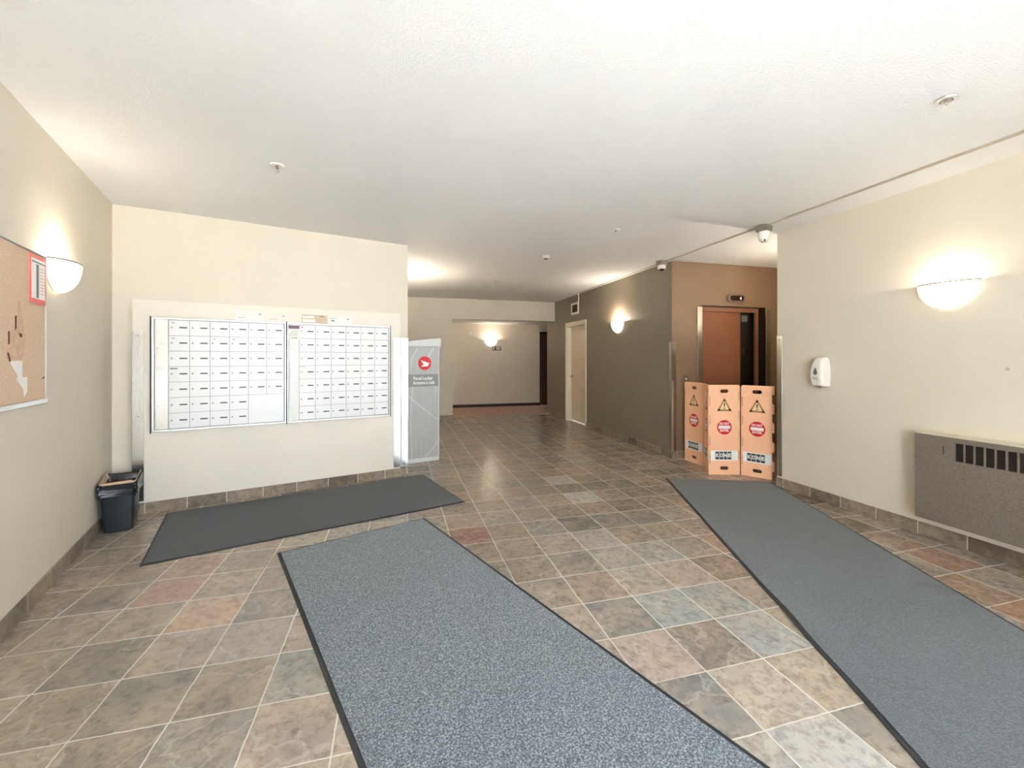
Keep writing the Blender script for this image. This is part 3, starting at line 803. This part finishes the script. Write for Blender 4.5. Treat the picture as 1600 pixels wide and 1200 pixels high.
# ------------------------------------------------------------------ radiator cover, right wall
def heater():
    y0, XF = 2.374, 3.90
    t = thing('radiator_cover', 'grey speckled metal radiator cover with slotted grille on right wall', 'radiator', (XR - 0.001, y0, 0), TH_RIGHT)
    d, Lh, za, zb = XR - XF, 1.85, 0.172, 0.822
    n = 30; x00, pitch, sw = 0.252, 0.0545, 0.043
    holes = [[(x00 + i * pitch, 0.655), (x00 + i * pitch + sw, 0.655), (x00 + i * pitch + sw, 0.785), (x00 + i * pitch, 0.785)] for i in range(24)]
    sheet('front_panel', [[(0, za), (Lh, za), (Lh, zb), (0, zb)]] + holes, 'heater', t, -d, -d + 0.004)
    MB().box(0, 0.004, -d + 0.004, 0, za, zb).box(Lh - 0.004, Lh, -d + 0.004, 0, za, zb).build('end_panel', 'heater', t)
    MB().box(-0.002, Lh + 0.002, -d - 0.002, 0, zb, zb + 0.008, 0.002, 1).build('top_cap', 'heater_cap', t)
    m = MB()
    m.box(x00 - 0.02, x00 + 24 * pitch, -d + 0.03, -d + 0.034, 0.64, 0.80)
    m.build('grille_backing', 'grille_dark', t)
    m = MB()
    for k in range(14): m.box(x00, x00 + 24 * pitch - 0.012, -d + 0.006, -d + 0.012, 0.660 + k * 0.0092, 0.6635 + k * 0.0092)
    m.build('louvre_slats', 'grille_dark', t)
    MB().box(0.178, 0.184, -d - 0.003, -d, 0.69, 0.75, 0.001, 1).build('latch_slot', 'grille_dark', t)
    MB().cyl((0.25, -0.05, 0.20), (1.8, -0.05, 0.20), 0.016, n=12).build('pipe', 'dark_wood', t, True)
heater()

# ------------------------------------------------------------------ soap dispenser, right wall
def dispenser():
    t = thing('soap_dispenser', 'white sanitiser dispenser on beige wall beside the elevator corner', 'dispenser', (XR, 3.205, 1.128), TH_RIGHT)
    rings = []
    for z, hx, d in ((0.0, 0.054, 0.080), (0.012, 0.060, 0.098), (0.09, 0.064, 0.112), (0.16, 0.064, 0.110), (0.22, 0.058, 0.098), (0.262, 0.048, 0.078), (0.278, 0.038, 0.058), (0.284, 0.026, 0.04)):
        pts = rrect(0, 0, hx, d, 0.030)
        rings.append([Vector((x, min(y, 0.0), z)) for x, y in pts])
    MB().loft(rings, True, True).build('housing', 'white_plastic', t, True)
    sheet('level_window', [[(0.0, 0.182), (0.012, 0.158), (0.019, 0.135), (0.014, 0.117), (0.0, 0.110), (-0.014, 0.117), (-0.019, 0.135), (-0.012, 0.158)]], 'grey_plastic', t, -0.1145, -0.108)
    MB().box(-0.03, 0.022, -0.1125, -0.108, 0.085, 0.090).box(-0.03, 0.03, -0.111, -0.107, 0.070, 0.074).build('print_lines', 'mid_grey_metal', t)
    MB().box(-0.03, 0.03, -0.07, -0.01, -0.008, 0.002).cyl((0, -0.05, -0.018), (0, -0.05, 0), 0.008, n=10).build('nozzle', 'grey_plastic', t)
dispenser()
tag(MB().prism(disc(0, 0, 0.013, 12), -0.001, 0.0).build('wall_scuff', 'smudge', loc=(XR, 1.914, 1.326), rotz=TH_RIGHT), 'small brown scuff on beige wall above the radiator cover', 'mark')

# ------------------------------------------------------------------ folding barrier in front of the lift
def barrier():
    P = [(3.832, 5.035), (3.838, 4.655), (3.620, 4.315), (3.985, 4.205), (4.155, 3.885)]
    t = thing('folding_barrier', 'orange folding four-panel barrier set up before the elevator door', 'barrier', (3.84, 4.45, 0), 0)
    Hh = 1.08
    for i in range(4):
        a, b = Vector(P[i]), Vector(P[i + 1])
        d = b - a; w = d.length; ang = math.atan2(d.y, d.x)
        th = 0.012
        def slots(x):
            return [[(x - 0.0035, z), (x + 0.0035, z), (x + 0.0035, z + 0.11), (x - 0.0035, z + 0.11)] for z in (0.13, 0.35, 0.60, 0.83)]
        out = [(0.006, 0.0), (w - 0.006, 0.0)]
        if i == 3:
            e = w - 0.004; q = w - 0.026
            for z in (0.0, 0.22, 0.44, 0.66, 0.88): out += [(q, z + 0.005), (q, z + 0.10), (e, z + 0.10), (e, z + 0.205)]
            out = out[:1] + out[2:] + [(q, Hh - 0.0), ]
        else:
            out += [(w - 0.006, Hh - 0.02), (w - 0.02, Hh)]
        out += [(0.02, Hh), (0.006, Hh - 0.02)]
        holes = [rrect(w / 2, z, 0.050, 0.021, 0.020) for z in (Hh - 0.075, 0.078)] + slots(0.020)
        if i != 3: holes += [[(x, z + 0.06) for x, z in s] for s in slots(w - 0.022)]
        p = sheet('panel', [out] + holes, 'barrier_orange', t, 0.0, th)
        p.location = (a.x - 3.84, a.y - 4.45, 0); p.rotation_euler = (0, 0, ang)
        c = w / 2
        # white band with the logo squares
        MB().box(0.028, w - 0.030, -0.0006, 0.0005, 0.170, 0.290).build('white_band', 'sign_white', p)
        sq = MB(); s = 0.043; g = 0.006; x = c - 0.012 - 2 * s - 1.5 * g
        for k in range(4): sq.box(x + k * (s + g), x + k * (s + g) + s, -0.0013, -0.0005, 0.183, 0.277)
        sq.build('logo_squares', 'logo_charcoal', p)
        for k, ch in enumerate('KONE'):
            lettering('logo_letter', ch, 'sign_white', p, x + k * (s + g) + s / 2, -0.0018, 0.230, 0.060, 'CENTER', 0.036, 0.0022, 0.0004)
        # no-entry disc
        MB().prism(disc(c, 0.57, 0.087), -0.0008, 0.0005).build('no_entry_disc', 'sign_red', p)
        MB().box(c - 0.070, c + 0.070, -0.0015, -0.0007, 0.552, 0.590).build('no_entry_bar', 'sign_white', p)
        lettering('no_entry_text', 'DO NOT', 'sign_white', p, c, -0.0014, 0.613, 0.038, 'CENTER', 0.115, 0.0012, 0.0004)
        lettering('no_entry_text', 'ENTER', 'sign_white', p, c, -0.0014, 0.529, 0.038, 'CENTER', 0.105, 0.0012, 0.0004)
        # warning triangle
        tz, hw = 0.765, 0.088
        apex = (c, tz + 0.155)
        MB().prism([(c - hw, tz), (c + hw, tz), apex], -0.0006, 0.0005).build('warning_triangle', 'warning_border', p)
        MB().prism([(c - hw * 0.62, tz + 0.020), (c + hw * 0.62, tz + 0.020), (c, tz + 0.128)], -0.0012, -0.0005).build('warning_field', 'warning_cream', p)
        k = MB()
        for (x, z), (ax, az), (bx, bz) in (((c - hw, tz), (1, 0), (0.52, 0.92)), ((c + hw, tz), (-1, 0), (-0.52, 0.92)), ((c, tz + 0.155), (-0.52, -0.92), (0.52, -0.92))):
            r = 0.036
            k.prism([(x, z), (x + ax * r, z + az * r), (x + (ax + bx) * r * 0.72, z + (az + bz) * r * 0.72), (x + bx * r, z + bz * r)], -0.0012, -0.0005)
        k.build('warning_corners', 'warning_brown', p)
        k = MB().prism([(c - 0.0085, tz + 0.096), (c + 0.0085, tz + 0.096), (c + 0.004, tz + 0.05), (c - 0.004, tz + 0.05)], -0.0018, -0.0011)
        k.prism(disc(c, tz + 0.035, 0.0075, 14), -0.0018, -0.0011)
        k.build('exclamation_mark', 'warning_brown', p)
barrier()

# ------------------------------------------------------------------ mats
def mat_rug(name, label, corner, ang, w, l, mat, wave=None, border=0.022):
    """corner = far-left corner; x runs to the right along the far edge, -y towards the viewer"""
    t = thing(name, label, 'floor mat', (corner[0], corner[1], 0), ang)
    m = MB(); nx, ny = 24, 48; th = 0.009
    def bumpz(x, y):
        z = 0.0
        if wave:
            for (yy, amp, wd) in wave: z += amp * math.exp(-((y + yy) / wd) ** 2) * math.exp(-(x / 0.10) ** 2)
        return z
    def shift(y):
        s = 0.0
        if wave:
            for (yy, amp, wd) in wave: s += 0.5 * amp * math.sin((y + yy) / wd * 1.6) * math.exp(-((y + yy) / (wd * 2)) ** 2)
        return s
    rows = []
    for j in range(ny + 1):
        y = -border - (l - 2 * border) * j / ny
        rows.append([Vector((border + (w - 2 * border) * i / nx + shift(y) * (1 - i / nx) ** 4, y, th + bumpz(w * i / nx, y) + 0.0012 * noise.noise(Vector((i * 0.6, j * 0.6, 2))))) for i in range(nx + 1)])
    m.loft(rows, False, False, False)
    low = [[Vector((p.x, p.y, 0.002 + bumpz(p.x, p.y))) for p in r] for r in (rows[0], rows[-1])]
    m.loft([rows[0], low[0]], False, False, False); m.loft([rows[-1], low[1]], False, False, False)
    for i in (0, nx):
        c = [r[i] for r in rows]; m.loft([c, [Vector((p.x, p.y, 0.002)) for p in c]], False, False, False)
    m.build('carpet_pile', mat, t, True)
    m = MB(); out, inn, prof = [], [], []
    def rim(path_out, path_in):
        m.loft([[Vector((x, y, 0.0005 + bumpz(x, y))) for x, y in path_out], [Vector((x, y, 0.004 + bumpz(x, y))) for x, y in path_out], [Vector((x, y, 0.006 + bumpz(x, y))) for x, y in path_in]], False, False, False)
    ys = [-l * j / 60 for j in range(61)]
    rim([(shift(y), y) for y in ys], [(border * 1.15 + shift(y), y) for y in ys])
    rim([(w, y) for y in ys], [(w - border * 1.15, y) for y in ys])
    rim([(0, 0), (w, 0)], [(0, -border * 1.15), (w, -border * 1.15)])
    rim([(0, -l), (w, -l)], [(0, -l + border * 1.15), (w, -l + border * 1.15)])
    m.build('rubber_edge', 'dark_rubber', t)
    return t
mat_rug('floor_mat', 'dark charcoal runner mat on tile right below the mailboxes', wing(-0.672, 4.888), TH_MAIL + 0.012, 2.41, 1.155, 'carpet_dark', None, 0.012)
mat_rug('floor_mat', 'blue-grey speckled carpet mat in the middle foreground', (-0.833, 3.373), math.atan2(0.406, 1.06), 1.135, 3.05, 'carpet_blue_grey')
mat_rug('floor_mat', 'long grey carpet mat running along right wall to the barrier', (3.012, 4.292), math.atan2(-0.419, 1.063), 1.142, 4.6, 'carpet_grey', [(2.70, 0.010, 0.16), (3.4, 0.004, 0.3), (1.2, 0.003, 0.3)])

# ------------------------------------------------------------------ ceiling fittings
def sprinkler(label, x, y, recessed=False, rotz=0.0):
    t = thing('fire_sprinkler', label, 'sprinkler', (x, y, H), rotz, 'ceiling sprinklers')
    r = 0.046
    MB().lathe([(r * 0.55, -0.001), (r * 0.6, -0.010), (r * 0.95, -0.008), (r, -0.004), (r, 0.0)], n=28).build('escutcheon', 'white_plastic' if not recessed else 'aluminium', t, True)
    MB().cyl((0, 0, 0), (0, 0, -0.028), 0.009, 0.007, n=12).build('body', 'box_metal', t, True)
    m = MB()
    for s in (-1, 1): m.tube([(s * 0.008, 0, -0.012), (s * 0.013, 0, -0.026), (s * 0.011, 0, -0.038), (s * 0.003, 0, -0.046)], 0.0028, 6)
    m.build('frame_arms', 'aluminium', t, True)
    m = MB()
    for k in range(8):
        a = k * PI / 4; m.box(-0.003, 0.003, 0.004, 0.017, -0.049, -0.0475)
        bmesh.ops.rotate(m.b, verts=m.b.verts, cent=(0, 0, 0), matrix=Matrix.Rotation(PI / 4, 3, 'Z'))
    m.cyl((0, 0, -0.0495), (0, 0, -0.0470), 0.008, n=12)
    m.build('deflector', 'aluminium', t)
    if recessed:
        MB().lathe([(r * 0.5, -0.002), (r * 0.5, -0.0115), (r * 0.2, -0.0115)], n=24).build('recess_cup', 'grey_plastic', t, True)
    return t
sprinkler('recessed ceiling sprinkler with bright ring above the right mat', 2.803, 1.565, True)
sprinkler('ceiling sprinkler in front of the mail wall, over the left side', -0.824, 3.338)
sprinkler('ceiling sprinkler in mid room between smoke detector and wall camera', 2.247, 4.073)
sprinkler('faint small sprinkler on the ceiling near the corridor opening', 1.672, 7.26)
t = thing('smoke_detector', 'round white smoke detector on the ceiling left of the grey wall', 'smoke detector', (1.92, 5.361, H), 0)
MB().lathe([(0.05, 0), (0.052, -0.012), (0.044, -0.016), (0.043, -0.03), (0.034, -0.034)], n=28).build('housing', 'white_plastic', t, True)
MB().lathe([(0.030, -0.033), (0.030, -0.043), (0.024, -0.048), (0.0005, -0.049)], n=24).build('sensor_cap', 'grey_plastic', t, True)

def camera_unit(label, x, y, dome, rotz):
    t = thing('security_camera', label, 'security camera', (x, y, H), rotz)
    MB().box(-0.055, 0.055, -0.055, 0.055, -0.062, -0.0, 0.003).box(-0.075, 0.075, -0.03, 0.03, -0.006, 0).build('junction_box', 'box_metal', t)
    if dome:
        MB().lathe([(0.055, -0.062), (0.057, -0.068), (0.056, -0.098), (0.046, -0.112)], n=28).build('housing', 'white_plastic', t, True)
        MB().sphere((0, 0, -0.108), 0.036, 18, (1, 1, 0.85)).build('lens_dome', 'indicator_glass', t, True)
    else:
        MB().lathe([(0.050, -0.062), (0.056, -0.070), (0.054, -0.11), (0.045, -0.145), (0.030, -0.168), (0.006, -0.176)], n=28).build('housing', 'white_plastic', t, True)
        MB().cyl((-0.03, -0.026, -0.155), (-0.034, -0.031, -0.160), 0.008, n=10).build('lens', 'indicator_glass', t, True)
camera_unit('white security camera on ceiling box just outside the beige wall corner', 3.66, 3.55, False, 0.2)
camera_unit('white dome camera with black lens at the top of the grey wall corner', 3.60, 5.22, True, 0.1)

t = thing('cable_raceway', 'thin painted cable raceway running along the ceiling past both cameras to vent', 'raceway', (0, 0, 0), 0)
m = MB()
m.box(3.630, 3.652, YB + 0.01, 3.48, H - 0.013, H, 0.001, 1); m.box(3.630, 3.652, 3.62, 5.15, H - 0.013, H, 0.001, 1)
m.box(3.640, 3.662, 5.29, 8.33, H - 0.013, H, 0.001, 1)
m.box(3.69, 4.02, 5.10, 5.112, H - 0.006, H)
m.build('ceiling_run', 'shaded_raceway_paint', t)
MB().box(3.66, XG, 8.310, 8.332, H - 0.013, H).box(XG - 0.012, XG, 8.310, 8.332, 2.60, H - 0.013).build('wall_drop', 'white_trim_paint', t)

t = thing('vent_grille', 'small white-framed vent high on the grey wall above the door', 'vent', (XG, 8.71, 2.355), TH_RIGHT)
sheet('frame', [[(0, 0), (0.39, 0), (0.39, 0.255), (0, 0.255)], [(0.05, 0.045), (0.34, 0.045), (0.34, 0.21), (0.05, 0.21)]], 'white_trim_paint', t, -0.012, 0)
MB().box(0.05, 0.34, -0.003, 0, 0.045, 0.21).build('duct_opening', 'elevator_dark', t)
m = MB()
for k in range(9): m.box(0.05, 0.34, -0.010, -0.004, 0.05 + k * 0.018, 0.055 + k * 0.018)
m.build('louvres', 'grille_dark', t)

# corridor wall details
t = thing('room_plaque', 'small dark direction plaque below the corridor sconce', 'sign', (2.65, YK, 1.632), 0)
MB().box(0, 0.262, -0.008, 0, 0, 0.112, 0.002, 1).build('plate', 'warning_brown', t)
MB().box(0.018, 0.066, -0.010, -0.0075, 0.022, 0.048).box(0.018, 0.066, -0.010, -0.0075, 0.062, 0.09).build('pictogram', 'sign_white', t)
MB().box(0.10, 0.24, -0.010, -0.0075, 0.064, 0.090).box(0.115, 0.235, -0.010, -0.0075, 0.024, 0.046).build('text_block', 'sign_white', t)
t = thing('wall_alarm', 'small white alarm sounder on the corridor wall, upper left', 'alarm', (2.013, YK, 2.123), 0)
MB().box(-0.04, 0.04, -0.02, 0, -0.05, 0.05, 0.006).build('base_plate', 'white_plastic', t)
MB().cyl((0, -0.018, 0), (0, -0.045, 0), 0.032, 0.026, 20).build('horn', 'white_plastic', t, True)
